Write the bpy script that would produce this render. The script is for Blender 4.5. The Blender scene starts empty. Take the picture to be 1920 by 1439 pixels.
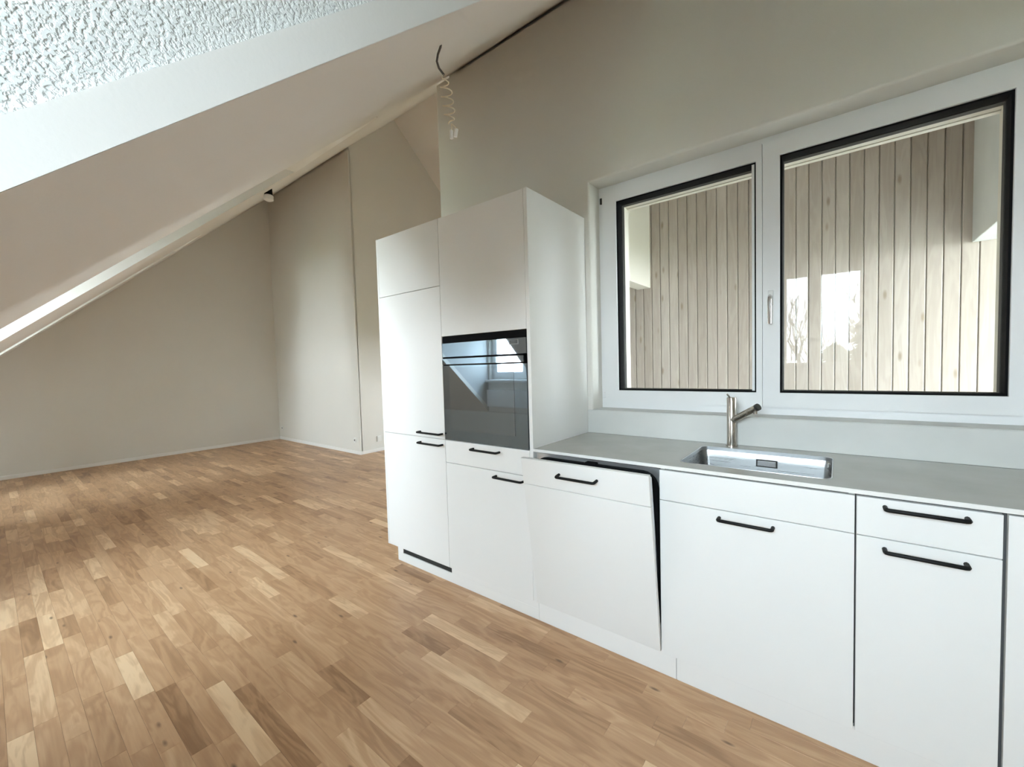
import bpy, bmesh, math, random
from mathutils import Vector, Matrix
import numpy as np

C = bpy.context.scene.collection
SC = bpy.context.scene
random.seed(7)

# ------------------------------------------------------------------ camera
CAM_F = 778.47          # focal length in pixels of the 1920 px wide frame
O = Vector((2.32278, -1.71062, 1.33950))
RIGHT = Vector((0.78653856, 0.6168907, -0.02833648))
UP = Vector((-0.00520083, 0.05250147, 0.9986073))
FWD = Vector((-0.61751927, 0.78529578, -0.04450277))
cam = bpy.data.cameras.new('camera')
cam.sensor_width = 36.0
cam.lens = CAM_F / 1920 * 36.0
cam.clip_start = 0.02
co = bpy.data.objects.new('camera', cam)
C.objects.link(co)
co.matrix_world = Matrix(((RIGHT.x, UP.x, -FWD.x, O.x), (RIGHT.y, UP.y, -FWD.y, O.y),
                          (RIGHT.z, UP.z, -FWD.z, O.z), (0, 0, 0, 1)))
SC.camera = co


def ray(u, v):
    return RIGHT * ((u - 960) / CAM_F) + UP * (-(v - 719.5) / CAM_F) + FWD


# ------------------------------------------------------------------ sky, exposure
SKY_STRENGTH = 10.0
w = bpy.data.worlds.new('sky')
SC.world = w
w.use_nodes = True
nt = w.node_tree
nt.nodes.clear()
wo = nt.nodes.new('ShaderNodeOutputWorld')
bg = nt.nodes.new('ShaderNodeBackground')
bg.inputs['Strength'].default_value = SKY_STRENGTH
tc = nt.nodes.new('ShaderNodeTexCoord')
sp = nt.nodes.new('ShaderNodeSeparateXYZ')
nt.links.new(tc.outputs['Generated'], sp.inputs[0])
rp = nt.nodes.new('ShaderNodeValToRGB')            # even bright overcast, whiter near the horizon
rp.color_ramp.elements[0].position = 0.0
rp.color_ramp.elements[0].color = (0.86, 0.94, 1.0, 1)
rp.color_ramp.elements[1].position = 0.7
rp.color_ramp.elements[1].color = (0.70, 0.86, 1.0, 1)
nt.links.new(sp.outputs['Z'], rp.inputs[0])
nt.links.new(rp.outputs[0], bg.inputs['Color'])
nt.links.new(bg.outputs[0], wo.inputs['Surface'])

vs = SC.view_settings
vs.view_transform = 'Standard'
vs.look = 'None'
vs.gamma = 1.0
vs.use_curve_mapping = False
vs.exposure = 2.45
try:
    SC.cycles.use_denoising = True
    SC.cycles.diffuse_bounces = 8
    SC.cycles.glossy_bounces = 4
    SC.cycles.transparent_max_bounces = 16
    SC.cycles.max_bounces = 16
    SC.cycles.sample_clamp_indirect = 8.0
except Exception:
    pass


def portal(name, loc, rot, sx, sy):
    """Sampling portal in a window or walkway opening: emits nothing, only steers the renderer to the sky."""
    l = bpy.data.lights.new(name, 'AREA')
    l.shape = 'RECTANGLE'
    l.size, l.size_y = sx, sy
    try:
        l.cycles.is_portal = True
    except Exception:
        l.energy = 0
    o = bpy.data.objects.new(name, l)
    o.location = loc
    o.rotation_euler = rot
    C.objects.link(o)


# ------------------------------------------------------------------ helpers
def wloc(o):
    p = Vector((0, 0, 0))
    while o is not None:
        p += o.location
        o = o.parent
    return p


def obj(name, bm, mat, parent=None, origin=None, smooth=False, label=None):
    """Links a bmesh given in world coordinates as ONE mesh object (child coordinates relative to parent)."""
    bmesh.ops.recalc_face_normals(bm, faces=bm.faces)
    base = wloc(parent) if parent is not None else Vector((0, 0, 0))
    org = Vector(origin) if origin is not None else base.copy()
    bmesh.ops.translate(bm, verts=bm.verts, vec=-org)
    me = bpy.data.meshes.new(name)
    bm.to_mesh(me)
    bm.free()
    me.materials.append(mat)
    if smooth:
        for p in me.polygons:
            p.use_smooth = True
        try:
            me.set_sharp_from_angle(angle=math.radians(35))
        except Exception:
            pass
    o = bpy.data.objects.new(name, me)
    C.objects.link(o)
    if parent is not None:
        o.parent = parent
    o.location = org - base
    if label:
        o['label'] = label
    return o


def tag(o, label=None, cat=None, group=None, kind=None):
    if label:
        o['label'] = label
    if cat:
        o['category'] = cat
    if group:
        o['group'] = group
    if kind:
        o['kind'] = kind
    return o


def thing(name, label, cat, loc, group=None, kind=None):
    o = bpy.data.objects.new(name, None)
    o.empty_display_size = 0.05
    C.objects.link(o)
    o.location = loc
    return tag(o, label, cat, group, kind)


def bx(bm, x0, x1, y0, y1, z0, z1, bev=0.0, seg=2, rot=None):
    r = bmesh.ops.create_cube(bm, size=1.0)
    vs_ = r['verts']
    for v in vs_:
        v.co = Vector((x0 + (v.co.x + .5) * (x1 - x0), y0 + (v.co.y + .5) * (y1 - y0), z0 + (v.co.z + .5) * (z1 - z0)))
    if bev > 0:
        es = list({e for v in vs_ for e in v.link_edges})
        r2 = bmesh.ops.bevel(bm, geom=es, offset=bev, segments=seg, profile=.5, affect='EDGES')
        vs_ = list({v for f in r2['faces'] for v in f.verts})
    if rot is not None:
        bmesh.ops.transform(bm, matrix=rot, verts=bm.verts)
    return bm


def box(x0, x1, y0, y1, z0, z1, bev=0.0, seg=2, rot=None):
    return bx(bmesh.new(), x0, x1, y0, y1, z0, z1, bev, seg, rot)


def plate(outer, holes, f, vec, bevel_holes=0.0):
    """Polygon with holes in a plane (f maps 2-D to 3-D), given depth along vec."""
    bm = bmesh.new()
    edges = []
    hole_edges = []
    for k, loop in enumerate([outer] + list(holes)):
        vv = [bm.verts.new(f(*p)) for p in loop]
        for i in range(len(vv)):
            e = bm.edges.new((vv[i], vv[(i + 1) % len(vv)]))
            edges.append(e)
            if k:
                hole_edges.append(e)
    bmesh.ops.triangle_fill(bm, use_beauty=True, use_dissolve=False, edges=edges)
    faces = list(bm.faces)
    ext = bmesh.ops.extrude_face_region(bm, geom=faces, use_keep_orig=True)
    nv = [g for g in ext['geom'] if isinstance(g, bmesh.types.BMVert)]
    bmesh.ops.translate(bm, verts=nv, vec=Vector(vec))
    bmesh.ops.recalc_face_normals(bm, faces=bm.faces)
    if bevel_holes > 0:
        hole_edges = [e for e in hole_edges if e.is_valid]
        bmesh.ops.bevel(bm, geom=hole_edges, offset=bevel_holes, segments=4, profile=.5, affect='EDGES', clamp_overlap=True)
    return bm


def rect(a0, a1, b0, b1):
    return [(a0, b0), (a1, b0), (a1, b1), (a0, b1)]


def rrect(a0, a1, b0, b1, r, n=5):
    pts = []
    for cx, cy, s in ((a1 - r, b1 - r, 0), (a0 + r, b1 - r, 90), (a0 + r, b0 + r, 180), (a1 - r, b0 + r, 270)):
        for i in range(n + 1):
            t = math.radians(s + 90 * i / n)
            pts.append((cx + r * math.cos(t), cy + r * math.sin(t)))
    return pts


def ring(ox0, ox1, oz0, oz1, ix0, ix1, iz0, iz1, y0, y1, bev=0.0, r=0.0):
    """Rectangular picture-frame ring in the xz plane from y0 (front) to y1 (back)."""
    inner = rrect(ix0, ix1, iz0, iz1, r) if r > 0 else rect(ix0, ix1, iz0, iz1)
    outer = rrect(ox0, ox1, oz0, oz1, r + .012) if r > 0 else rect(ox0, ox1, oz0, oz1)
    bm = bmesh.new()
    n = len(inner)
    lo = [[bm.verts.new((p[0], y, p[1])) for p in loop] for y in (y0, y1) for loop in (outer, inner)]
    of, inf, ob, inb = lo
    for i in range(n):
        j = (i + 1) % n
        bm.faces.new((of[i], of[j], inf[j], inf[i]))
        bm.faces.new((ob[i], inb[i], inb[j], ob[j]))
        bm.faces.new((of[i], ob[i], ob[j], of[j]))
        bm.faces.new((inf[i], inf[j], inb[j], inb[i]))
    if bev > 0:
        es = [e for e in bm.edges if len(e.link_faces) == 2 and e.calc_face_angle(0) > .5]
        bmesh.ops.bevel(bm, geom=es, offset=bev, segments=2, profile=.5, affect='EDGES')
    return bm


def tube(path, r, n=8, cap=True, bm=None):
    """Tube swept along a list of points; r may be a number or a list of radii."""
    bm = bm or bmesh.new()
    P = [Vector(p) for p in path]
    rr = r if isinstance(r, (list, tuple)) else [r] * len(P)
    rings = []
    ref = None
    for i, p in enumerate(P):
        if i == 0:
            t = (P[1] - P[0]).normalized()
        elif i == len(P) - 1:
            t = (P[-1] - P[-2]).normalized()
        else:
            t = ((P[i] - P[i - 1]).normalized() + (P[i + 1] - P[i]).normalized())
            t = t.normalized() if t.length > 1e-6 else (P[i + 1] - P[i]).normalized()
        if ref is None:
            ref = Vector((0, 0, 1)) if abs(t.z) < .9 else Vector((1, 0, 0))
        a = (ref - t * ref.dot(t)).normalized()
        ref = a
        b = t.cross(a)
        k = 1.0
        if 0 < i < len(P) - 1:
            c = (P[i] - P[i - 1]).normalized().dot(t)
            k = min(1.5, 1 / max(c, .5))
        rings.append([bm.verts.new(p + (a * math.cos(q) + b * math.sin(q)) * rr[i] * (k if False else 1)) for q in
                      [2 * math.pi * j / n for j in range(n)]])
    for i in range(len(rings) - 1):
        for j in range(n):
            bm.faces.new((rings[i][j], rings[i][(j + 1) % n], rings[i + 1][(j + 1) % n], rings[i + 1][j]))
    if cap:
        bm.faces.new(rings[0][::-1])
        bm.faces.new(rings[-1])
    return bm


# ------------------------------------------------------------------ materials
def mat(name, col, rough=.5, metal=0.0, spec=.5, coat=0.0):
    m = bpy.data.materials.new(name)
    m.use_nodes = True
    b = m.node_tree.nodes['Principled BSDF']
    b.inputs['Base Color'].default_value = (*col, 1)
    b.inputs['Roughness'].default_value = rough
    b.inputs['Metallic'].default_value = metal
    b.inputs['Specular IOR Level'].default_value = spec
    b.inputs['Coat Weight'].default_value = coat
    return m


def noise_paint(name, col, col2, scale=3.0, rough=.6, bump=0.0, bscale=200.0, spec=.3, detail=4):
    m = mat(name, col, rough, 0, spec)
    n = m.node_tree
    b = n.nodes['Principled BSDF']
    t = n.nodes.new('ShaderNodeTexCoord')
    no = n.nodes.new('ShaderNodeTexNoise')
    no.inputs['Scale'].default_value = scale
    no.inputs['Detail'].default_value = detail
    n.links.new(t.outputs['Object'], no.inputs['Vector'])
    r = n.nodes.new('ShaderNodeValToRGB')
    r.color_ramp.elements[0].position = .3
    r.color_ramp.elements[1].position = .7
    r.color_ramp.elements[0].color = (*col, 1)
    r.color_ramp.elements[1].color = (*col2, 1)
    n.links.new(no.outputs['Fac'], r.inputs[0])
    n.links.new(r.outputs[0], b.inputs['Base Color'])
    if bump > 0:
        n2 = n.nodes.new('ShaderNodeTexNoise')
        n2.inputs['Scale'].default_value = bscale
        n2.inputs['Detail'].default_value = 2
        n.links.new(t.outputs['Object'], n2.inputs['Vector'])
        bu = n.nodes.new('ShaderNodeBump')
        bu.inputs['Strength'].default_value = bump
        bu.inputs['Distance'].default_value = .002
        n.links.new(n2.outputs['Fac'], bu.inputs['Height'])
        n.links.new(bu.outputs[0], b.inputs['Normal'])
    return m


M = {}
M['wall'] = noise_paint('wall_paint', (.765, .75, .705), (.785, .77, .725), 1.5, .75, .25, 260, .2)
M['ceiling'] = noise_paint('ceiling_paint', (.78, .74, .69), (.80, .765, .72), 1.2, .7, .12, 180, .25)
M['white'] = noise_paint('white_lacquer', (.82, .82, .81), (.835, .835, .825), 2.0, .42, 0, 1, .4)
M['carcass'] = mat('carcass_gap_dark', (.11, .11, .11), .6)  # darkened so the shade in the gaps between fronts shows
M['frame'] = noise_paint('window_white', (.80, .81, .82), (.81, .82, .83), 2, .35, 0, 1, .45)
M['base'] = mat('baseboard_white', (.88, .87, .85), .45)
M['black'] = mat('black_handle', (.006, .006, .006), .55, 0, .2)
M['gasket'] = mat('black_rubber', (.005, .005, .006), .8, 0, .12)
M['plastic'] = mat('white_plastic', (.82, .82, .80), .35)
M['greyframe'] = mat('grey_outer_sash', (.022, .021, .02), .6)
M['cream'] = mat('cream_outer_reveal', (.74, .69, .61), .55)
M['slit'] = mat('vent_dark', (.09, .09, .085), .5)
M['subfloor'] = mat('subfloor', (.12, .075, .045), .8)
M['cable'] = mat('grey_cable', (.13, .12, .11), .5)
M['wire'] = mat('pale_wire', (.80, .72, .56), .4)
M['ground'] = noise_paint('garden_ground', (.05, .07, .03), (.10, .11, .05), .6, .9)
M['bark'] = noise_paint('bark', (.045, .035, .03), (.08, .065, .055), 8, .9)
M['needles'] = noise_paint('needles', (.012, .022, .010), (.03, .045, .02), 5, .9)

# stone-look worktop and backsplash
M['worktop'] = noise_paint('worktop_stone', (.38, .37, .345), (.43, .42, .395), 5.0, .20, .05, 300, .5, 8)
M['worktop'].node_tree.nodes['Principled BSDF'].inputs['IOR'].default_value = 2.0
M['edge'] = mat('worktop_edge', (.83, .82, .80), .4)
M['splash'] = noise_paint('backsplash_plaster', (.60, .61, .59), (.68, .69, .67), 3.0, .5, .05, 60, .35, 7)

# stucco
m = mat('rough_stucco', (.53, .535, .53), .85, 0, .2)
n = m.node_tree
b = n.nodes['Principled BSDF']
t = n.nodes.new('ShaderNodeTexCoord')
v1 = n.nodes.new('ShaderNodeTexNoise')
v1.inputs['Scale'].default_value = 190
v1.inputs['Detail'].default_value = 2
v1.inputs['Roughness'].default_value = .45
n.links.new(t.outputs['Object'], v1.inputs['Vector'])
rr_ = n.nodes.new('ShaderNodeValToRGB')
rr_.color_ramp.elements[0].position = .36
rr_.color_ramp.elements[1].position = .56
n.links.new(v1.outputs['Fac'], rr_.inputs[0])
bu = n.nodes.new('ShaderNodeBump')
bu.inputs['Strength'].default_value = .5
bu.inputs['Distance'].default_value = .003
n.links.new(rr_.outputs[0], bu.inputs['Height'])
n.links.new(bu.outputs[0], b.inputs['Normal'])
M['stucco'] = m
M['lining'] = noise_paint('toned_edge_paint', (.56, .54, .52), (.58, .56, .54), 2, .6, .1, 150, .25)  # ceiling paint darkened to tone down the brightly lit slab edge


def brushed(name, col, rough, axis):
    m = mat(name, col, rough, 1.0)
    n = m.node_tree
    b = n.nodes['Principled BSDF']
    t = n.nodes.new('ShaderNodeTexCoord')
    mp = n.nodes.new('ShaderNodeMapping')
    mp.inputs['Scale'].default_value = axis
    n.links.new(t.outputs['Object'], mp.inputs[0])
    no = n.nodes.new('ShaderNodeTexNoise')
    no.inputs['Scale'].default_value = 60
    no.inputs['Detail'].default_value = 3
    n.links.new(mp.outputs[0], no.inputs['Vector'])
    mr = n.nodes.new('ShaderNodeMapRange')
    mr.inputs['To Min'].default_value = rough - .06
    mr.inputs['To Max'].default_value = rough + .08
    n.links.new(no.outputs['Fac'], mr.inputs['Value'])
    n.links.new(mr.outputs[0], b.inputs['Roughness'])
    return m


M['steel'] = brushed('brushed_steel', (.38, .39, .395), .28, (.1, 1, 4))
M['nickel'] = brushed('brushed_nickel', (.50, .46, .41), .25, (1, 1, .1))
M['tubsteel'] = brushed('tub_steel', (.72, .74, .76), .3, (.1, 1, 1))
M['chrome'] = mat('satin_chrome', (.62, .60, .60), .22, 1.0)


def glossy_black(name, col, rough, ior):
    m = mat(name, col, rough, 0, .5)
    m.node_tree.nodes['Principled BSDF'].inputs['IOR'].default_value = ior
    return m


M['ovenglass'] = glossy_black('oven_glass', (.012, .015, .018), .025, 3.3)
M['ovenwindow'] = glossy_black('oven_window', (.05, .049, .045), .02, 3.0)
for q in ('ovenglass', 'ovenwindow'):
    M[q].node_tree.nodes['Principled BSDF'].inputs['Specular Tint'].default_value = (.74, .88, 1.0, 1)
M['icon'] = mat('printed_icon', (.16, .16, .16), .4)

# window glass: clear pane with mirror share rising at grazing view
m = bpy.data.materials.new('window_glass')
m.use_nodes = True
n = m.node_tree
n.nodes.clear()
out = n.nodes.new('ShaderNodeOutputMaterial')
tr = n.nodes.new('ShaderNodeBsdfTransparent')
tr.inputs[0].default_value = (.97, .985, .98, 1)
gl = n.nodes.new('ShaderNodeBsdfGlossy')
gl.inputs['Roughness'].default_value = 0.0
lw = n.nodes.new('ShaderNodeLayerWeight')
lw.inputs['Blend'].default_value = .5
pw = n.nodes.new('ShaderNodeMath')
pw.operation = 'POWER'
pw.inputs[1].default_value = 5
n.links.new(lw.outputs['Facing'], pw.inputs[0])
ml = n.nodes.new('ShaderNodeMath')
ml.operation = 'MULTIPLY_ADD'
ml.inputs[1].default_value = .8
ml.inputs[2].default_value = .013
n.links.new(pw.outputs[0], ml.inputs[0])
mx = n.nodes.new('ShaderNodeMixShader')
n.links.new(ml.outputs[0], mx.inputs[0])
n.links.new(tr.outputs[0], mx.inputs[1])
n.links.new(gl.outputs[0], mx.inputs[2])
n.links.new(mx.outputs[0], out.inputs[0])
M['glass'] = m


def wood(name, ramp, grain_axis, knot, rough, along='x', contrast=.35):
    """Plank wood: tone and seed come from per-plank mesh attributes; grain runs along one axis."""
    m = mat(name, (.4, .3, .2), rough)
    n = m.node_tree
    L = n.links.new
    b = n.nodes['Principled BSDF']
    g = n.nodes.new('ShaderNodeNewGeometry')
    at = n.nodes.new('ShaderNodeAttribute')
    at.attribute_name = 'tone'
    se = n.nodes.new('ShaderNodeAttribute')
    se.attribute_name = 'seed'
    off = n.nodes.new('ShaderNodeVectorMath')
    off.operation = 'SCALE'
    off.inputs[0].default_value = (17.3, 9.1, 5.7)
    L(se.outputs['Fac'], off.inputs['Scale'])
    add = n.nodes.new('ShaderNodeVectorMath')
    add.operation = 'ADD'
    L(g.outputs['Position'], add.inputs[0])
    L(off.outputs[0], add.inputs[1])
    mp = n.nodes.new('ShaderNodeMapping')
    mp.inputs['Scale'].default_value = grain_axis
    L(add.outputs[0], mp.inputs[0])
    # broad figure: distorted bands
    no = n.nodes.new('ShaderNodeTexNoise')
    no.inputs['Scale'].default_value = 1.0
    no.inputs['Detail'].default_value = 3
    no.inputs['Distortion'].default_value = .8
    L(mp.outputs[0], no.inputs['Vector'])
    m1 = n.nodes.new('ShaderNodeMath')
    m1.operation = 'MULTIPLY'
    m1.inputs[1].default_value = 26
    L(no.outputs['Fac'], m1.inputs[0])
    m2 = n.nodes.new('ShaderNodeMath')
    m2.operation = 'SINE'
    L(m1.outputs[0], m2.inputs[0])
    # fine fibres
    mp2 = n.nodes.new('ShaderNodeMapping')
    mp2.inputs['Scale'].default_value = tuple(9 * q if q > 3 else 1.6 * q for q in grain_axis)
    L(add.outputs[0], mp2.inputs[0])
    nf = n.nodes.new('ShaderNodeTexNoise')
    nf.inputs['Scale'].default_value = 1.0
    nf.inputs['Detail'].default_value = 4
    L(mp2.outputs[0], nf.inputs['Vector'])
    s1 = n.nodes.new('ShaderNodeMath')
    s1.operation = 'MULTIPLY_ADD'
    s1.inputs[1].default_value = .13 * contrast / .35
    L(m2.outputs[0], s1.inputs[0])
    L(at.outputs['Fac'], s1.inputs[2])
    s2 = n.nodes.new('ShaderNodeMath')
    s2.operation = 'MULTIPLY_ADD'
    s2.inputs[1].default_value = contrast
    L(nf.outputs['Fac'], s2.inputs[0])
    L(s1.outputs[0], s2.inputs[2])
    s3 = n.nodes.new('ShaderNodeMath')
    s3.operation = 'SUBTRACT'
    s3.inputs[1].default_value = contrast * .5
    L(s2.outputs[0], s3.inputs[0])
    cr = n.nodes.new('ShaderNodeValToRGB')
    els = cr.color_ramp.elements
    els[0].position, els[0].color = ramp[0][0], (*ramp[0][1], 1)
    els[1].position, els[1].color = ramp[-1][0], (*ramp[-1][1], 1)
    for p, c in ramp[1:-1]:
        e = els.new(p)
        e.color = (*c, 1)
    L(s3.outputs[0], cr.inputs[0])
    # knots
    mp3 = n.nodes.new('ShaderNodeMapping')
    mp3.inputs['Scale'].default_value = knot[0]
    L(add.outputs[0], mp3.inputs[0])
    vo = n.nodes.new('ShaderNodeTexVoronoi')
    vo.inputs['Scale'].default_value = 1.0
    L(mp3.outputs[0], vo.inputs['Vector'])
    kr = n.nodes.new('ShaderNodeMapRange')
    kr.inputs['From Min'].default_value = knot[1]
    kr.inputs['From Max'].default_value = knot[1] * .35
    kr.inputs['To Max'].default_value = knot[2]
    L(vo.outputs['Distance'], kr.inputs['Value'])
    sel = n.nodes.new('ShaderNodeSeparateColor')
    L(vo.outputs['Color'], sel.inputs[0])
    gt = n.nodes.new('ShaderNodeMath')
    gt.operation = 'GREATER_THAN'
    gt.inputs[1].default_value = knot[3]
    L(sel.outputs[0], gt.inputs[0])
    km = n.nodes.new('ShaderNodeMath')
    km.operation = 'MULTIPLY'
    L(kr.outputs[0], km.inputs[0])
    L(gt.outputs[0], km.inputs[1])
    mix = n.nodes.new('ShaderNodeMix')
    mix.data_type = 'RGBA'
    L(km.outputs[0], mix.inputs[0])
    L(cr.outputs[0], mix.inputs[6])
    mix.inputs[7].default_value = (*knot[4], 1)
    L(mix.outputs[2], b.inputs['Base Color'])
    mr = n.nodes.new('ShaderNodeMapRange')
    mr.inputs['To Min'].default_value = rough - .05
    mr.inputs['To Max'].default_value = rough + .10
    L(nf.outputs['Fac'], mr.inputs['Value'])
    L(mr.outputs[0], b.inputs['Roughness'])
    return m


M['oak'] = wood('oak_parquet', [(0.0, (.29, .152, .072)), (.35, (.455, .262, .138)), (.65, (.56, .342, .190)), (1.0, (.75, .52, .315))],
                (2.2, 13.0, 13.0), ((8, 24, 24), .22, .8, .93, (.12, .06, .03)), .36)
M['spruce'] = wood('pale_spruce', [(0.0, (.32, .265, .225)), (.5, (.41, .35, .305)), (1.0, (.50, .445, .395))],
                   (14.0, 14.0, 1.6), ((11, 1.5, 3.6), .17, .75, .62, (.24, .18, .12)), .6, contrast=.3)

# ------------------------------------------------------------------ dimensions
SL = .895


def rz(y):
    return 3.025 + SL * y


XL, XR = -6.421, 3.65          # left and right room walls
YF = -2.60                     # front (eaves) wall
YB = 1.885                     # rear wall of the living end
XG = -3.552                    # side wall of the passage
XK = -.16                      # free end of the kitchen wall
YW = .60                       # kitchen wall face
YR = 2.76                      # ridge
YH = 4.05                      # end of the passage
ZD = 3.10                      # dormer ceilings
YD = (ZD - 3.025) / SL
ST = .066                      # slab thickness of the sloping ceiling
X0, X1, X2, X2b, X3, X4, X5, X6 = -.177, .45, 1.081, 1.103, 1.74, 2.369, 2.685, 3.62
ZT, ZC = 2.221, .91
DORM = [(1.716, 2.82), (-1.47, -.33), (-5.12, -4.12)]
WIN = [(1.745, 2.60, 1.17, 2.36), (-1.44, -.37, 1.15, 2.42), (-5.06, -4.18, .82, 2.98)]
NICHE = -3.55   # far dormer deepened out of view to narrow its light spread

# ------------------------------------------------------------------ structure
# sloping ceiling with the three dormer openings
bm = plate(rect(XL - .2, XR + .2, YF - .1, YR),
           [rect(a, b_, YF + .012, YD) for a, b_ in DORM], lambda x, y: Vector((x, y, rz(y))), (0, 0, ST))
ceil = tag(obj('ceiling', bm, M['ceiling'], origin=(0, 0, 3.0)), 'white painted sloping attic ceiling cut by dormers', kind='structure')
bm = plate(rect(XL - .2, XR + .2, YR, YH + .4), [], lambda x, y: Vector((x, y, rz(YR) - SL * (y - YR))), (0, 0, ST))
tag(obj('ceiling_rear', bm, M['ceiling'], origin=(0, 3, 5)), 'sloping ceiling falling away behind the ridge of the passage', kind='structure')
a = DORM[0][0]  # added cover over the slab edge, darker to curb its brightness
bm = plate([(YF + .02, rz(YF + .02) + .0005), (YD - .02, rz(YD - .02) + .0005), (YD - .02, rz(YD - .02) + ST + .001), (YF + .02, rz(YF + .02) + ST + .001)], [],
           lambda y, z: Vector((a - .004, y, z)), (.0055, 0, 0))
tag(obj('trim_edge_cover', bm, M['lining'], origin=(a, -1.5, 2)), 'added darker cover on the near dormer slab edge, toned down against the light', kind='structure')
# dormer cheeks (rough stucco) and dormer ceilings
k = 1
for i, (a, b_) in enumerate(DORM):
    for s, x in ((-1, a), (1, b_)):
        xx = x + s * .007
        tri = [(YF, rz(YF) + ST - .012), (YD + .05, rz(YD + .05) + ST - .012), (YD + .05, ZD + .12), (YF, ZD + .12)]
        bm = plate(tri, [], lambda y, z: Vector((xx, y, z)), (s * .10, 0, 0))
        names = {(0, -1): 'left cheek of the near dormer, rough white stucco', (0, 1): 'right cheek of the near dormer, rough white stucco'}
        o = obj('wall_dormer', bm, M['stucco'], origin=(xx, -1.5, 2.2))
        tag(o, names.get((i, s), 'stucco cheek wall of a dormer further along the room'), kind='structure')
    bm = box(a - .1, b_ + .1, YF - .1, YD + .01, ZD, ZD + .06)
    tag(obj('ceiling_dormer', bm, M['ceiling'], origin=(a, -1.5, ZD)), 'flat white ceiling inside a dormer', kind='structure')

# front wall: low knee wall with the dormer fronts rising from it
outer = [(XL - .2, -.1), (XR + .2, -.1), (XR + .2, rz(YF) + .03)]
for a, b_ in DORM:
    outer += [(b_ + .08, rz(YF) + .03), (b_ + .08, ZD + .06), (a - .08, ZD + .06), (a - .08, rz(YF) + .03)]
outer += [(XL - .2, rz(YF) + .03)]
bm = plate(outer, [rect(*wn) for wn in WIN[:2]] + [rect(DORM[2][0], DORM[2][1], .72, 3.06)], lambda x, z: Vector((x, YF, z)), (0, -.22, 0))
tag(obj('wall_front', bm, M['wall'], origin=(0, YF, 0)), 'low eaves wall with the dormer fronts', kind='structure')

a, b_ = DORM[2]
for x0_, x1_, z0_, z1_ in ((a - .12, a, .60, 3.18), (b_, b_ + .12, .60, 3.18), (a, b_, .60, .72), (a, b_, 3.06, 3.18)):
    tag(obj('wall_added_niche', box(x0_, x1_, NICHE - .2, YF - .21, z0_, z1_), M['wall'], origin=(x0_, -3, z0_)), 'lining of the far dormer niche, deepened to narrow its light', kind='structure')  # added depth, shaped to keep this light off the left wall
bm = plate(rect(a - .1, b_ + .1, .60, 3.18), [rect(*WIN[2])], lambda x, z: Vector((x, NICHE, z)), (0, -.2, 0))
tag(obj('wall_added_niche_front', bm, M['wall'], origin=(a, NICHE, 0)), 'front of the far dormer niche, set back to narrow its light', kind='structure')

# left, right, rear, passage walls
gable = [(YF - .1, -.1), (YB, -.1), (YB, rz(YB) + .02), (YF - .1, rz(YF - .1) + .02)]
tag(obj('wall_left', plate(gable, [], lambda y, z: Vector((XL, y, z)), (-.2, 0, 0)), M['wall'], origin=(XL, 0, 0)),
    'greige gable wall closing the far end of the room', kind='structure')
gable = [(YF - .1, -.1), (YW + .3, -.1), (YW + .3, rz(YW + .3) + .02), (YF - .1, rz(YF - .1) + .02)]
tag(obj('wall_right', plate(gable, [], lambda y, z: Vector((XR, y, z)), (.2, 0, 0)), M['wall'], origin=(XR, 0, 0)),
    'greige wall at the near end of the kitchen', kind='structure')
bm = box(XL - .2, XG, YB, YB + .03, -.1, rz(YB) - .03)
wb = tag(obj('wall_rear', bm, M['wall'], origin=(XG, YB, 0)), 'greige wall running parallel to the kitchen at the far end', kind='structure')
obj('wall_core', box(XL - .2, XG - .012, YB + .028, YB + .16, -.1, rz(YB) + .03), M['wall'], wb)
side = [(YB + .02, -.1), (YH, -.1), (YH, rz(YR) - SL * (YH - YR) + .02), (YR, rz(YR) + .02), (YB + .02, rz(YB + .02) + .02)]
tag(obj('wall_passage', plate(side, [], lambda y, z: Vector((XG, y, z)), (-.16, 0, 0)), M['wall'], origin=(XG, YB, 0)),
    'pale grey gabled side wall of the passage under the ridge', kind='structure')
tag(obj('wall_end', plate(rect(XG - .1, .45, -.1, rz(YR)), [rect(-1.95, -1.25, .5, 1.6)], lambda x, z: Vector((x, YH, z)), (0, .15, 0)), M['wall'], origin=(-2, YH, 0)), 'end wall of the passage', kind='structure')

# kitchen wall: skin with the window opening, set a finger below the slope
bm = plate(rect(XK, XR + .1, -.1, rz(YW) - .024), [rect(1.135, 2.955, 1.05, 2.425)],
           lambda x, z: Vector((x, YW, z)), (0, .14, 0), bevel_holes=.016)
wk = tag(obj('wall_kitchen', bm, M['wall'], origin=(XK, YW, 0), smooth=True), 'greige kitchen wall with the wide window', kind='structure')
bm = plate(rect(XK, XR + .1, -.1, rz(YW + .14) + .02), [rect(1.185, 2.905, 1.10, 2.375)],
           lambda x, z: Vector((x, YW + .14, z)), (0, .18, 0))
obj('wall_core', bm, M['wall'], wk)
obj('side_return', box(XK, XK + .12, YW + .318, YH + .05, -.1, 3.05), M['wall'], wk)
roof = [(YW + .3, 3.0), (YH, 3.0), (YH, rz(YR) - SL * (YH - YR) + .02), (YR, rz(YR) + .02), (YW + .3, rz(YW + .3) + .02)]
obj('gable_infill', plate(roof, [], lambda y, z: Vector((XK, y, z)), (.12, 0, 0)), M['wall'], wk)

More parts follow.
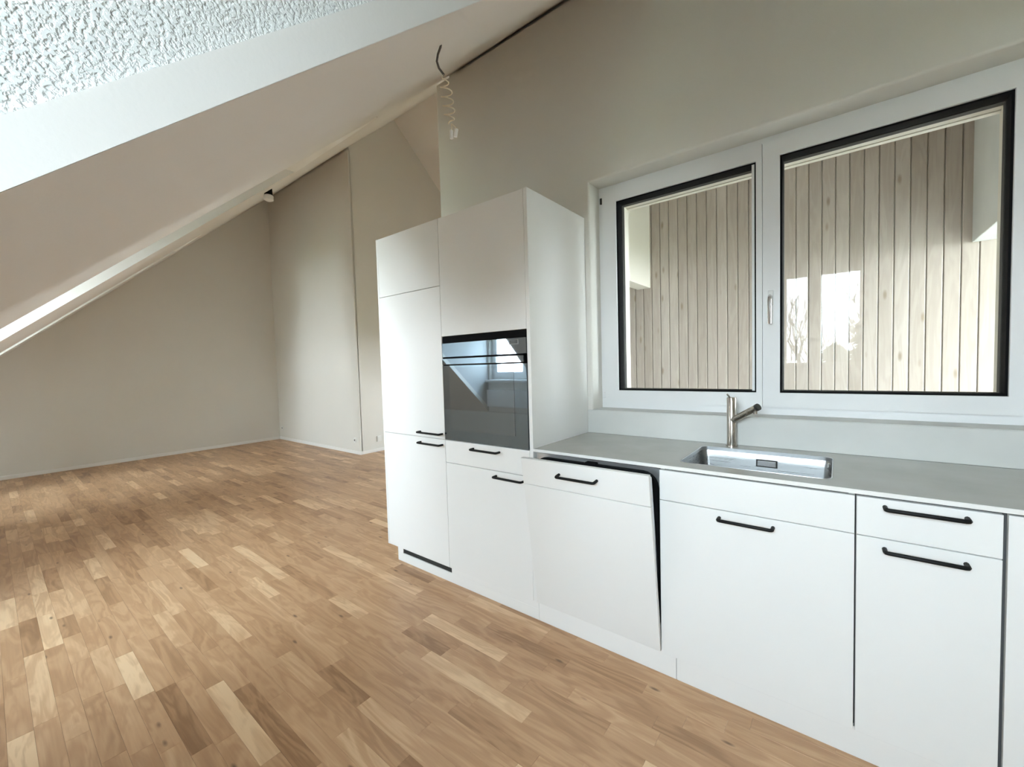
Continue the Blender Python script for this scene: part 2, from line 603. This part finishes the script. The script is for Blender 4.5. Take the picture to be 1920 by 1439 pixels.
# baseboards
BH = .052
tag(obj('baseboard_left', box(XL, XL + .014, YF + .001, YB - .001, 0, BH, .003), M['base'], origin=(XL, 0, 0)), 'thin white baseboard along the far gable wall', kind='structure')
tag(obj('baseboard_rear', box(XL + .0145, XG + .014, YB - .014, YB - .0005, 0, BH, .003), M['base'], origin=(XG, YB, 0)), 'thin white baseboard along the rear wall', kind='structure')
tag(obj('baseboard_passage', box(XG + .0005, XG + .014, YB, YH - .01, 0, BH, .003), M['base'], origin=(XG, 2.5, 0)), 'thin white baseboard along the passage wall', kind='structure')

# ------------------------------------------------------------------ floor
bm = box(XL - .2, XR + .1, YF - .1, YH + .1, -.12, -.0045)
fl = tag(obj('floor', bm, M['subfloor'], origin=(0, 0, 0)), 'oak strip parquet floor', kind='structure')

SW = .0662
strips = []
rng = random.Random(11)
y = YF + .004
row = 0
yoff = (-.536 - y) % SW
y = y + yoff - SW
while y < YH:
    ya, yb = max(y, YF + .002), min(y + SW, YH - .002)
    x = XL - rng.uniform(0, .5)
    while x < XR:
        L_ = rng.choice([.30, .38, .47, .47, .52, .60]) * rng.uniform(.9, 1.1)
        xa, xb = max(x, XL + .002), min(x + L_, XR - .002)
        x += L_
        if xb - xa < .02 or yb - ya < .01:
            continue
        cy = (ya + yb) / 2
        if cy > YB and (xa < XG or xb > XK):
            xa, xb = max(xa, XG + .002), min(xb, XK - .002)
            if xb - xa < .02:
                continue
        if cy > .1 and xb > XK + .2:          # under the kitchen
            xb = min(xb, XK + .2)
            if xb - xa < .02:
                continue
        q = rng.random()
        tone = min(1, max(0, rng.gauss(.48, .10))) if q < .80 else (rng.uniform(.72, .95) if q < .91 else rng.uniform(.12, .26))
        strips.append((xa, xb, ya, yb, tone, rng.uniform(0, 50)))
    y += SW
    row += 1


def shown(s):
    c = Vector(((s[0] + s[1]) / 2, (s[2] + s[3]) / 2, 0)) - O
    z = c.dot(FWD)
    if z < .15:
        return 0
    u = c.dot(RIGHT) / z * CAM_F + 960
    v = 719.5 - c.dot(UP) / z * CAM_F
    if not (-120 < u < 2000 and -50 < v < 1560):
        return 0
    if c.y + O.y > .04 and c.x + O.x > -.05:
        return 0
    return (s[1] - s[0]) * (s[3] - s[2]) / (z ** 3)


strips.sort(key=shown, reverse=True)


def strip_mesh(bm, s, la, lb, org=Vector((0, 0, 0))):
    xa, xb, ya, yb, tone, seed = s
    g = .00012
    h = .0005
    v = [bm.verts.new(Vector(p) - org) for p in (
        (xa + g, ya + g, -.0045), (xb - g, ya + g, -.0045), (xb - g, yb - g, -.0045), (xa + g, yb - g, -.0045),
        (xa + g, ya + g, -.0006), (xb - g, ya + g, -.0006), (xb - g, yb - g, -.0006), (xa + g, yb - g, -.0006),
        (xa + h, ya + h, 0), (xb - h, ya + h, 0), (xb - h, yb - h, 0), (xa + h, yb - h, 0))]
    for i in range(4):
        j = (i + 1) % 4
        bm.faces.new((v[i], v[j], v[4 + j], v[4 + i]))
        bm.faces.new((v[4 + i], v[4 + j], v[8 + j], v[8 + i]))
    bm.faces.new((v[8], v[9], v[10], v[11]))
    for q in v:
        q[la] = tone
        q[lb] = seed


NP = 300
for s in strips[:NP]:
    bm = bmesh.new()
    la = bm.verts.layers.float.new('tone')
    lb = bm.verts.layers.float.new('seed')
    strip_mesh(bm, s, la, lb)
    obj('plank', bm, M['oak'], fl, origin=((s[0] + s[1]) / 2, (s[2] + s[3]) / 2, 0))
bm = bmesh.new()
la = bm.verts.layers.float.new('tone')
lb = bm.verts.layers.float.new('seed')
for s in strips[NP:]:
    strip_mesh(bm, s, la, lb)
tag(obj('parquet_strips', bm, M['oak'], fl), kind='stuff')

# ------------------------------------------------------------------ loggia outside the kitchen window
YL = 2.60
wl = tag(obj('wall_loggia', box(.12, 5.9, YL, YL + .15, -.1, 3.2), M['cream'], origin=(2, YL, 0)), 'pale vertical board wall of the loggia outside the window', kind='structure')
BW = .0875
nb = 0
x = .20
while x < 4.6:
    bm = box(x + .0022, x + BW - .0022, YL - .022, YL - .001, -.1 if x > 3.7 else -.1, 3.05, .004, 1)
    la = bm.verts.layers.float.new('tone')
    lb = bm.verts.layers.float.new('seed')
    tn = rng.uniform(.3, .75)
    sd = rng.uniform(0, 50)
    for v in bm.verts:
        v[la] = tn
        v[lb] = sd
    obj('board', bm, M['spruce'], wl, origin=(x, YL, 0))
    x += BW
tag(obj('ceiling_loggia', box(-.02, 3.20, YW + .318, YL, 3.05, 3.15), M['cream'], origin=(1.5, 1.7, 3.05)), 'boarded loggia ceiling', kind='structure')
tag(obj('floor_loggia', box(-.02, 5.9, YW + .318, YL, -.15, -.02), M['splash'], origin=(1.5, 1.7, 0)), 'loggia floor slab', kind='structure')
tag(obj('trim_1', box(3.05, 3.20, YW + .322, YL - .023, 2.10, 3.045, .004), M['splash'], origin=(3.1, 1.7, 2.1)), 'grey header beam over the open right end of the loggia', kind='structure')
tag(obj('trim_2', box(.66, .80, YW + .322, YL - .023, 2.09, 3.045, .004), M['cream'], origin=(.7, 1.7, 2.1)), 'cream header beam at the left end of the loggia', kind='structure')
tag(obj('ceiling_sky_block', box(3.202, 5.9, YW + .318, YL, 2.50, 2.60), M['cream'], origin=(4, 1.7, 2.5)), 'added soffit beyond the loggia, cutting its sky light', kind='structure')  # added overhead to shut out part of the sky from the loggia
tag(obj('wall_sky_block', box(XR + .22, 5.9, YW + .2, YW + .317, -.15, 2.6), M['splash'], origin=(4, .9, 0)), 'added wall beyond the loggia, narrowing its opening to the sky', kind='structure')  # added so less sky reaches the loggia boards
tag(obj('wall_low_sky_block', box(5.75, 5.9, YW + .32, YL - .023, -.02, .35), M['splash'], origin=(5.8, 1.7, 0)), 'added low wall trimming the light that enters the loggia', kind='structure')  # added to block low sky light at the open end
tag(obj('wall_loggia_end', box(.02, .10, YW + .322, YL - .023, -.02, 3.045), M['splash'], origin=(.1, 1.7, 0)), 'grey end wall of the loggia', kind='structure')

# ------------------------------------------------------------------ kitchen window
FY, SY = .735, .720
GZ0, GZ1 = 1.172, 2.312
w1 = thing('window_1', 'wide white two-sash kitchen window above the worktop', 'window', (2.0, FY, 1.05), kind='structure')
bm = plate(rect(1.115, 2.985, 1.046, 2.447), [rect(1.20, 1.975, 1.125, 2.36), rect(2.07, 2.89, 1.125, 2.36)],
           lambda x, z: Vector((x, FY, z)), (0, .07, 0))
obj('window_frame', bm, M['frame'], w1)
SASH = [(1.163, 2.0215, 1.258, 1.987), (2.0245, 2.925, 2.104, 2.832)]
for a, b_, ga, gb in SASH:
    s = obj('sash', ring(a, b_, 1.090, 2.396, ga - .008, gb + .008, GZ0 - .008, GZ1 + .008, SY, .80, .004), M['frame'], w1)
    obj('gasket', ring(ga - .011, gb + .011, GZ0 - .011, GZ1 + .011, ga, gb, GZ0, GZ1, SY + .014, .793), M['gasket'], s)
    obj('pane', box(ga - .004, gb + .004, .758, .762, GZ0 - .004, GZ1 + .004), M['glass'], s)
    obj('outer_frame', ring(ga - .05, gb + .05, GZ0 - .05, GZ1 + .05, ga + .001, gb - .001, GZ0 + .001, GZ1 - .001, .801, .835), M['greyframe'], s)
bm = plate(rect(1.17, 2.92, 1.09, 2.39), [rect(1.254, 1.991, GZ0 - .004, GZ1 + .004), rect(2.100, 2.836, GZ0 - .004, GZ1 + .004)],
           lambda x, z: Vector((x, .836, z)), (0, .048, 0))
obj('outer_reveal', bm, M['cream'], w1, label='cream outer reveal')
bm = plate(rect(1.17, 2.92, 1.09, 2.39), [rect(1.251, 2.839, GZ0 - .012, GZ1 + .001)],
           lambda x, z: Vector((x, .889, z)), (0, .03, 0))
obj('outer_casing', bm, M['cream'], w1)
obj('window_sill', box(1.136, 2.954, YW - .0115, FY - .0005, 1.0498, 1.0530, .001, 1), M['splash'], w1)
# handle on the right sash
hd = obj('window_handle', tube([(2.058, .716, 1.640), (2.058, .690, 1.640), (2.058, .676, 1.632), (2.058, .672, 1.615), (2.058, .672, 1.505)],
                               [.010, .009, .0095, .010, .0095], 10), M['chrome'], w1, smooth=True, label='satin chrome lever handle')
obj('handle_plate', box(2.046, 2.070, .7125, .7198, 1.60, 1.672, .003), M['frame'], hd)
for z0, z1 in ((2.325, 2.362), (1.115, 1.152)):
    obj('hinge_cover', box(1.146, 1.160, .722, .7348, z0, z1, .003), M['frame' if z0 < 2 else 'greyframe'], w1)

# ------------------------------------------------------------------ dormer windows
lab = ['white two-sash dormer window behind the camera, mirrored in the kitchen window',
       'white dormer window mirrored in the oven door', 'white dormer window lighting the far end of the room']
for i, (a, b_, z0, z1) in enumerate(WIN):
    yf = YF if i < 2 else NICHE
    wn = thing('window_%d' % (i + 2), lab[i], 'window', ((a + b_) / 2, yf, z0), kind='structure')
    mid = 2.105 if i == 0 else (a + b_) / 2 + .05
    cols = [(a, mid - .02), (mid + .02, b_)]
    bm = plate(rect(a - .01, b_ + .01, z0 - .01, z1 + .01), [rect(a + .045, mid - .02, z0 + .045, z1 - .045), rect(mid + .02, b_ - .045, z0 + .045, z1 - .045)],
               lambda x, z: Vector((x, yf - .06, z)), (0, -.07, 0))
    obj('window_frame', bm, M['frame'], wn)
    for xa, xb in ((a + .035, mid - .003), (mid + .003, b_ - .035)):
        s = obj('sash', ring(xa, xb, z0 + .035, z1 - .035, xa + .06, xb - .06, z0 + .10, z1 - .10, yf - .045, yf - .11), M['frame'], wn)
        obj('pane', box(xa + .056, xb - .056, yf - .085, yf - .081, z0 + .096, z1 - .096), M['glass'], s)
    obj('window_sill', box(a - .02, b_ + .02, yf - .06, yf + .08, z0 - .035, z0 - .004, .004), M['frame'], wn)
    obj('sill_ledge', box(DORM[i][0] + .004, DORM[i][1] - .004, yf + .001, yf + .05, .78 if i < 2 else .725, z0 - (.14 if i < 2 else .06), .003), M['frame'], wn)
    portal('window_portal', ((a + b_) / 2, yf - .24, (z0 + z1) / 2), (math.pi / 2, 0, 0), b_ - a, z1 - z0)
wn = thing('window_5', 'added unseen window brightening the passage', 'window', (-1.5, YH, .5), kind='structure')  # added opening with no known source, lets sky light into the passage
obj('window_frame', ring(-1.96, -1.24, .49, 1.61, -1.88, -1.32, .57, 1.53, YH + .03, YH + .10), M['frame'], wn)
obj('pane', box(-1.89, -1.31, YH + .06, YH + .064, .56, 1.54), M['glass'], wn)
portal('passage_portal', (-1.6, YH + .17, 1.12), (-math.pi / 2, 0, 0), .8, 1.25)
portal('loggia_portal', (5.92, 1.70, 1.42), (0, math.pi / 2, 0), 2.15, 1.66)

# ------------------------------------------------------------------ kitchen cabinets
D = .598
FT = .019      # front thickness
G = .0016      # half gap


def handle(parent, xa, xb, z, y=0.0, rot=None, r=.0064):
    d = .034
    c = .007
    p = [(xa, y + .001, z), (xa, y - d + c, z), (xa + c * .3, y - d + c * .3, z), (xa + c, y - d, z),
         (xb - c, y - d, z), (xb - c * .3, y - d + c * .3, z), (xb, y - d + c, z), (xb, y + .001, z)]
    bm = tube(p, r, 8)
    if rot is not None:
        bmesh.ops.transform(bm, matrix=rot, verts=bm.verts)
    return obj('handle', bm, M['black'], parent, smooth=True, label='black bar handle')


def front(name, parent, xa, xb, za, zb):
    return obj(name, box(xa + G, xb - G, 0, FT, za + G, zb - G, .0012, 2), M['white'], parent)


# tall refrigerator cabinet
t = thing('fridge_cabinet', 'tall white integrated refrigerator cabinet at the far left end of the kitchen row', 'cabinet', (X0, 0, .104))
obj('carcass', box(X0 + .017, X1 - .001, FT + .002, D, .104, ZT - .002), M['carcass'], t)
obj('side_panel', box(X0, X0 + .0165, 0, D, .104, ZT, .001, 1), M['white'], t)
obj('top_panel', box(X0 + .017, X1 - .001, FT + .002, D, ZT - .0018, ZT, 0), M['white'], t)
xa = X0 + .0165
front('upper_door', t, xa, X1, 1.825, ZT)
d = front('refrigerator_door', t, xa, X1, .899, 1.825)
handle(d, .222, .428, .931)
d = front('freezer_door', t, xa, X1, .104, .899)
handle(d, .222, .426, .864)

# oven cabinet
t = thing('oven_cabinet', 'tall white cabinet housing the built-in oven', 'cabinet', (X1, 0, .104))
obj('carcass_upper', box(X1 + .001, X2 - .001, FT + .002, D, 1.522, ZT - .002), M['carcass'], t)
obj('carcass_lower', box(X1 + .001, X2 - .001, FT + .002, D, .104, .897), M['carcass'], t)
obj('top_panel', box(X1 + .001, X2 - .001, FT + .002, D, ZT - .0018, ZT), M['white'], t)
front('upper_door', t, X1, X2, 1.520, ZT)
d = front('drawer', t, X1, X2, .761, .899)
handle(d, .684, .878, .867)
d = front('lower_door', t, X1, X2, .104, .761)
handle(d, .850, 1.042, .733)

# oven
t = thing('oven', 'black glass built-in oven in the tall cabinet', 'oven', (X1, 0, .90))
oa, ob_ = X1 + .003, X2 - .003
obj('body', box(oa + .01, ob_ - .01, .022, .55, .90, 1.519), M['gasket'], t)
obj('top_trim', box(oa, ob_, .004, .021, 1.480, 1.519, .001, 1), M['gasket'], t)
cp = obj('control_panel', box(oa, ob_, -.003, .021, 1.397, 1.479, .001, 1), M['ovenglass'], t)
obj('display_icon', ring(.968, 1.030, 1.446, 1.472, .974, 1.024, 1.450, 1.468, -.0038, -.0031), M['icon'], cp)
dr = obj('door', box(oa, ob_, -.003, .021, .902, 1.347, .001, 1), M['ovenglass'], t)
obj('door_window', box(oa + .055, ob_ - .085, -.0042, -.0031, .965, 1.335), M['ovenwindow'], dr)
hb = obj('door_handle', box(oa + .010, ob_ - .012, -.014, -.006, 1.353, 1.388, .0015, 2), M['ovenglass'], t)
obj('handle_gap_shade', box(oa + .008, ob_ - .016, -.006, .021, 1.3475, 1.3965), M['gasket'], hb)  # black filler standing in for the shade in the gaps around the handle

# tall end panel
tag(obj('end_panel', box(X2, X2b, 0, D, .104, ZT, .0012, 1), M['white'], origin=(X2, 0, 0)),
    'tall white end panel beside the oven cabinet', 'panel')

# dishwasher with its door ajar
t = thing('dishwasher', 'built-in dishwasher with its white front door ajar', 'dishwasher', (X2b, 0, .104))
da, db = X2b + .004, X3 - .004
bm = plate(rect(da, db, .112, .888), [rrect(da + .030, db - .030, .14, .856, .05)], lambda x, z: Vector((x, .020, z)), (0, .03, 0))
obj('tub_frame', bm, M['tubsteel'], t, label='steel tub frame')
obj('tub', box(da, db, .052, D - .02, .112, .888), M['gasket'], t)
obj('seal', ring(da + .002, db - .002, .160, .872, da + .052, db - .052, .210, .812, -.003, .0195, 0, .055), M['gasket'], t, label='black rubber door seal')
obj('latch', box(1.40, 1.455, -.010, .0195, .856, .881, .004), M['gasket'], t)
hx = Vector((0, 0, .106))
rot = Matrix.Translation(hx) @ Matrix.Rotation(math.radians(8.05), 4, 'X') @ Matrix.Translation(-hx)
inn = obj('door', box(da + .006, db - .006, FT + .001, .052, .112, .872, .003, 1, rot), M['tubsteel'], t, label='steel inner door')
obj('control_strip', box(da + .012, db - .012, FT + .002, .050, .8722, .880, .001, 1, rot), M['gasket'], inn)
uf = obj('front_panel', box(da - .002, db + .001, 0, FT, .761 + G, .893, .0012, 2, rot), M['white'], inn)
obj('front_panel', box(da - .002, db + .001, 0, FT, .108, .761 - G, .0012, 2, rot), M['white'], inn)
handle(inn, 1.318, 1.508, .838, 0, rot)
obj('top_rail', box(X2b + .002, X3 - .002, .09, .12, .888, .894), M['carcass'], t)

# sink cabinet
t = thing('sink_cabinet', 'white base cabinet below the sink with one handle', 'cabinet', (X3, 0, .104))
bm = bmesh.new()
bx(bm, X3 + .001, X3 + .017, FT + .002, D, .104, .893)
obj('side_panel', bm, M['white'], t)
obj('side_panel', box(X4 - .017, X4 - .001, FT + .002, D, .104, .893), M['white'], t)
obj('bottom_panel', box(X3 + .017, X4 - .017, FT + .002, D, .104, .122), M['white'], t)
obj('front_rail', box(X3 + .017, X4 - .017, FT + .002, FT + .04, .70, .893), M['carcass'], t)
front('blind_front', t, X3, X4, .763, .890)
d = front('door', t, X3, X4, .104, .763)
handle(d, 1.968, 2.143, .733)

# narrow drawer cabinet
t = thing('drawer_cabinet', 'narrow white base cabinet with two black handles right of the sink', 'cabinet', (X4, 0, .104))
obj('carcass', box(X4 + .001, X5 - .001, FT + .002, D, .104, .893), M['carcass'], t)
d = front('drawer', t, X4 + .0015, X5, .763, .890)
handle(d, 2.440, 2.615, .865)
d = front('pull_out_front', t, X4 + .0015, X5, .104, .763)
handle(d, 2.440, 2.615, .732)

# last unit, mostly out of the frame
t = thing('base_cabinet', 'white base cabinet front at the right edge of the picture, past a dark gap', 'cabinet', (X5, 0, .104))
obj('carcass', box(X5 + .002, X6, FT + .012, D, .104, .893), M['carcass'], t)
obj('front_panel', box(X5 + .0075, X6, 0, FT, .104, .890, .0012, 2), M['white'], t)

# plinth
t = thing('plinth', 'white plinth boards along the floor under the kitchen cabinets', 'plinth', (X0, .02, 0))
for a, b_ in ((-.094, X2b - .004), (X2b - .0025, 1.795), (1.797, X6)):
    obj('plinth_board', box(a, b_, .020, .036, 0, .1035 if a > 0 else .0585, .0008, 1), M['white'], t)
obj('plinth_strip', box(X1 - .004, X2b - .004, .020, .036, .0588, .1035), M['white'], t)
obj('plinth_end', box(-.094, -.036, .020, .036, .0588, .1035), M['white'], t)
vg = obj('vent_grille', box(-.035, X1 - .005, .026, .034, .059, .1035), M['slit'], t, label='dark grey vent grille')
for z in (.066, .074, .082):
    obj('grille_bar', box(-.034, X1 - .006, .0215, .0258, z, z + .003), M['greyframe'], vg)

# worktop with sink cut-out
SX0, SX1, SY0, SY1 = 1.793, 2.310, .088, .486
bm = plate(rect(X2b + .001, X6 + .02, .0008, YW - .001), [rrect(SX0, SX1, SY0, SY1, .030)], lambda x, y: Vector((x, y, ZC)), (0, 0, -.0145))
wt = tag(obj('worktop', bm, M['worktop'], origin=(X2b, 0, ZC)), 'grey stone-look worktop with sink cut-out running under the window', 'worktop')
obj('front_edge', box(X2b + .001, X6 + .02, -.002, .0006, .8955, ZC - .0004, .0006, 1), M['edge'], wt, label='white front edge')

# backsplash upstand
t = tag(obj('backsplash', box(X2b + .002, X6, YW - .012, YW - .0005, ZC + .0005, 1.0495, .001, 1), M['splash'], origin=(X2b, YW, ZC)),
        'pale grey-green upstand between worktop and window', 'backsplash')

# sink
t = thing('sink', 'rectangular stainless steel sink set into the worktop', 'sink', ((SX0 + SX1) / 2, .29, .72))
bm = bmesh.new()
loops = []
for (ins, z, r) in ((-.014, .8950, .036), (-.0005, .8950, .030), (0, .8935, .030), (.004, .86, .030), (.010, .735, .030), (.016, .722, .032), (.030, .716, .03), (.12, .7145, .03), (.185, .7135, .012)):
    loops.append([bm.verts.new((p[0], p[1], z)) for p in rrect(SX0 + ins, SX1 - ins, SY0 + ins, SY1 - ins, r, 6)])
for i in range(len(loops) - 1):
    for j in range(len(loops[0])):
        k2 = (j + 1) % len(loops[0])
        bm.faces.new((loops[i][j], loops[i][k2], loops[i + 1][k2], loops[i + 1][j]))
bm.faces.new(loops[-1])
obj('basin', bm, M['steel'], t, smooth=True)
bm = bmesh.new()
a_, b2 = [[bm.verts.new((p[0], p[1], z)) for p in rrect(SX0 + i_, SX1 - i_, SY0 + i_, SY1 - i_, .030, 6)] for i_, z in ((.0006, .9108), (.0040, .9102))], None
c_ = [bm.verts.new((p[0], p[1], .8952)) for p in rrect(SX0 + .0040, SX1 - .0040, SY0 + .0040, SY1 - .0040, .030, 6)]
d_ = [bm.verts.new((p[0], p[1], .8952)) for p in rrect(SX0 + .0006, SX1 - .0006, SY0 + .0006, SY1 - .0006, .030, 6)]
L4 = [a_[0], a_[1], c_, d_]
for i in range(4):
    for j in range(len(c_)):
        k2 = (j + 1) % len(c_)
        bm.faces.new((L4[i][j], L4[i][k2], L4[(i + 1) % 4][k2], L4[(i + 1) % 4][j]))
obj('rim', bm, M['tubsteel'], t, smooth=True)
ovf = obj('overflow_plate', box(2.030, 2.106, SY1 - .0115, SY1 - .006, .842, .868, .002), M['chrome'], t)
obj('overflow_slot', ring(2.026, 2.110, .838, .872, 2.031, 2.105, .843, .867, SY1 - .0085, SY1 - .0055), M['greyframe'], ovf)
obj('drain', tube([(2.05, .287, .7138), (2.05, .287, .7165)], .045, 20), M['chrome'], t)

# faucet
fx, fy = 1.913, .548
t = thing('faucet', 'brushed steel single-lever faucet standing behind the sink', 'faucet', (fx, fy, ZC))
obj('base_ring', tube([(fx, fy, ZC), (fx, fy, ZC + .006)], .026, 24), M['nickel'], t, smooth=True)
obj('body', tube([(fx, fy, ZC + .004), (fx, fy, 1.146), (fx, fy, 1.150)], [.0215, .0215, .0195], 24), M['nickel'], t, smooth=True)
obj('lever', tube([(fx + .002, fy - .006, 1.140), (fx - .016, fy - .02, 1.168)], [.0045, .004], 8), M['nickel'], t, smooth=True)
s0 = Vector((fx + .008, fy - .010, 1.040))
s1 = Vector((2.030, .475, 1.112))
sd = (s1 - s0).normalized()
spt = obj('spout', tube([s0, s1], .0155, 18), M['nickel'], t, smooth=True)
obj('end_cap', tube([s1 - sd * .002, s1 + sd * .010], .0162, 18), M['greyframe'], spt, smooth=True)
nz = s1 - sd * .008
obj('nozzle', tube([nz + Vector((0, 0, -.012)), nz + Vector((0, 0, -.026))], .009, 12), M['nickel'], spt, smooth=True)

# ------------------------------------------------------------------ small fittings
def socket_round(loc, nrm, label):
    t = thing('wall_socket', label, 'socket', loc, 'round floor-level sockets')
    lx = Vector((loc[0], loc[1], loc[2]))
    nv = Vector(nrm)
    obj('cover', tube([lx, lx + nv * .010], [.040, .037], 20), M['plastic'], t, smooth=True)
    obj('socket_well', tube([lx + nv * .0102, lx + nv * .0115], [.016, .016], 14), M['cable'], t)


socket_round((-3.705, YB - .0005, .218), (0, -1, 0), 'round white socket low on the rear wall near its outer corner')
socket_round((-6.29, YB - .0005, .228), (0, -1, 0), 'round white socket low in the far inner corner')
t = thing('outlet_box', 'square white outlet box on the passage wall beside the tall cabinet', 'outlet', (XG, 2.215, .205))
obj('cover', box(XG + .0005, XG + .012, 2.175, 2.262, .160, .250, .003), M['plastic'], t)
obj('rocker', box(XG + .0122, XG + .015, 2.190, 2.247, .175, .235, .002), M['plastic'], t)

# spotlight on the slope
dv = ray(503, 358)
cp_ = O + dv * ((3.025 + SL * O.y - O.z) / (dv.z - SL * dv.y))
t = thing('ceiling_spotlight', 'small spotlight with a dark neck high on the sloping ceiling', 'spotlight', cp_)
obj('neck', tube([cp_ + Vector((0, 0, .03)), cp_ + Vector((0, 0, -.045))], [.036, .040], 18), M['gasket'], t, smooth=True)
obj('lamp_head', tube([cp_ + Vector((0, 0, -.0452)), cp_ + Vector((0, 0, -.055)), cp_ + Vector((0, 0, -.095)), cp_ + Vector((0, 0, -.104))], [.038, .046, .046, .030], 18), M['plastic'], t, smooth=True)

# lamp cable hanging from the slope
YCAB = -.84


def on_y(u, v, y):
    d = ray(u, v)
    return O + d * ((y - O.y) / d.y)


t = thing('ceiling_cable', 'coiled bare lamp cable hanging from the sloping ceiling', 'cable', (1.411, YCAB, 2.275))
top = Vector((1.411, YCAB, rz(YCAB)))
pts = [top + Vector((0, 0, .002))] + [on_y(u, v, YCAB) for u, v in ((826, 88), (821, 102), (819, 115), (823, 128), (832, 140))]
obj('sheath', tube(pts, .0032, 8), M['cable'], t, smooth=True)
a = pts[-1]
end = on_y(846, 232, YCAB)
coil = []
N = 130
for i in range(N + 1):
    f_ = i / N
    ang = f_ * 2 * math.pi * 5.2 + 2.2
    r_ = .005 + .011 * min(1, f_ * 4) * (1 if f_ < .8 else max(.25, (1 - f_) / .2))
    c = a.lerp(end, f_ ** .9)
    coil.append(c + RIGHT * (r_ * math.cos(ang)) + FWD * (r_ * math.sin(ang)) + Vector((0, 0, .006 * math.sin(ang))))
coil[0] = a
obj('coil', tube(coil, .0018, 6), M['wire'], t, smooth=True, label='coiled pale wires')
for (u, v), tilt in (((846, 252), -.1), ((856, 249), .3)):
    c0 = on_y(u, v - 7, YCAB)
    c1 = on_y(u - tilt * 8, v + 8, YCAB)
    cn = obj('connector', tube([c0, c1], .0050, 8), M['base'], t, label='white terminal connector')
    obj('wire_end', tube([end, c0.lerp(end, .4) + RIGHT * .002, c0], .0011, 6), M['wire'], cn)

# ------------------------------------------------------------------ garden outside (seen mirrored in the panes)
tag(obj('ground', box(-60, 60, -90, 40, -6.6, -6.5), M['ground'], origin=(0, -20, -6.5)), 'garden ground below the house', kind='structure')


def bare_tree(x, y, h, seed, label):
    rg = random.Random(seed)
    t = thing('bare_tree', label, 'tree', (x, y, -6.5), 'bare garden trees')
    bt = bmesh.new()
    bb = bmesh.new()
    base = Vector((x, y, -6.5))
    pts = [base + Vector((.15 * math.sin(i * .9 + seed), .15 * math.cos(i * 1.3), h * .55 * i / 6)) for i in range(7)]
    tube(pts, [.16 - .012 * i for i in range(7)], 7, True, bt)
    obj('trunk', bt, M['bark'], t)

    def grow(p, d, l, r, k):
        q = [p]
        dd = d.copy()
        for _ in range(3):
            dd = (dd + Vector((rg.uniform(-.25, .25), rg.uniform(-.25, .25), rg.uniform(-.05, .22)))).normalized()
            q.append(q[-1] + dd * l / 3)
        tube(q, [r, r * .85, r * .7, r * .5], 4 if k > 1 else 5, True, bb)
        if k >= 5:
            return
        for _ in range(3 if k < 3 else 2):
            nd = (dd + Vector((rg.uniform(-.8, .8), rg.uniform(-.8, .8), rg.uniform(-.15, .6)))).normalized()
            grow(q[rg.choice((2, 3))], nd, l * rg.uniform(.62, .82), max(.022, r * .6), k + 1)
    for i in range(7):
        p = pts[3 + i % 4]
        an = i * 2.4 + seed
        grow(p, Vector((math.cos(an) * .7, math.sin(an) * .7, .8)).normalized(), h * .24, .10, 1)
    tag(obj('branches', bb, M['bark'], t), kind='stuff')


bare_tree(.5, -24.0, 10.8, 3, 'bare leafless garden tree mirrored in the left part of the kitchen pane')
bare_tree(5.6, -33.0, 12.0, 9, 'bare leafless garden tree further right, its twigs mirrored in the kitchen pane')


def evergreen(x, y, h, rad, seed, label):
    rg = random.Random(seed)
    t = thing('evergreen_tree', label, 'tree', (x, y, -6.5), 'dark evergreens in the garden')
    obj('trunk', tube([(x, y, -6.5), (x, y, -6.5 + h * .9)], [.14, .03], 7), M['bark'], t)
    bm = bmesh.new()
    for i in range(900):
        f_ = rg.random() ** .8
        z = -6.5 + h * (.10 + .9 * f_)
        rr = rad * (1 - f_) ** .7 * rg.uniform(.5, 1.0) + .05
        an = rg.uniform(0, 6.283)
        c = Vector((x + rr * math.cos(an), y + rr * math.sin(an), z))
        o_ = Vector((math.cos(an), math.sin(an), -.35)).normalized() * rg.uniform(.25, .5)
        s_ = Vector((-math.sin(an), math.cos(an), rg.uniform(-.3, .3))) * rg.uniform(.12, .22)
        u_ = Vector((0, 0, .12))
        vv = [bm.verts.new(c - s_), bm.verts.new(c + s_), bm.verts.new(c + o_), bm.verts.new(c + u_)]
        for q in ((0, 1, 2), (0, 2, 3), (1, 3, 2), (0, 3, 1)):
            bm.faces.new([vv[w_] for w_ in q])
    tag(obj('foliage', bm, M['needles'], t), kind='stuff')


evergreen(3.0, -10.0, 8.7, 1.1, 5, 'dark evergreen garden tree mirrored at the right of the kitchen pane')
evergreen(2.25, -14.0, 8.15, 1.1, 8, 'lower dark evergreen beside the taller one in the garden')
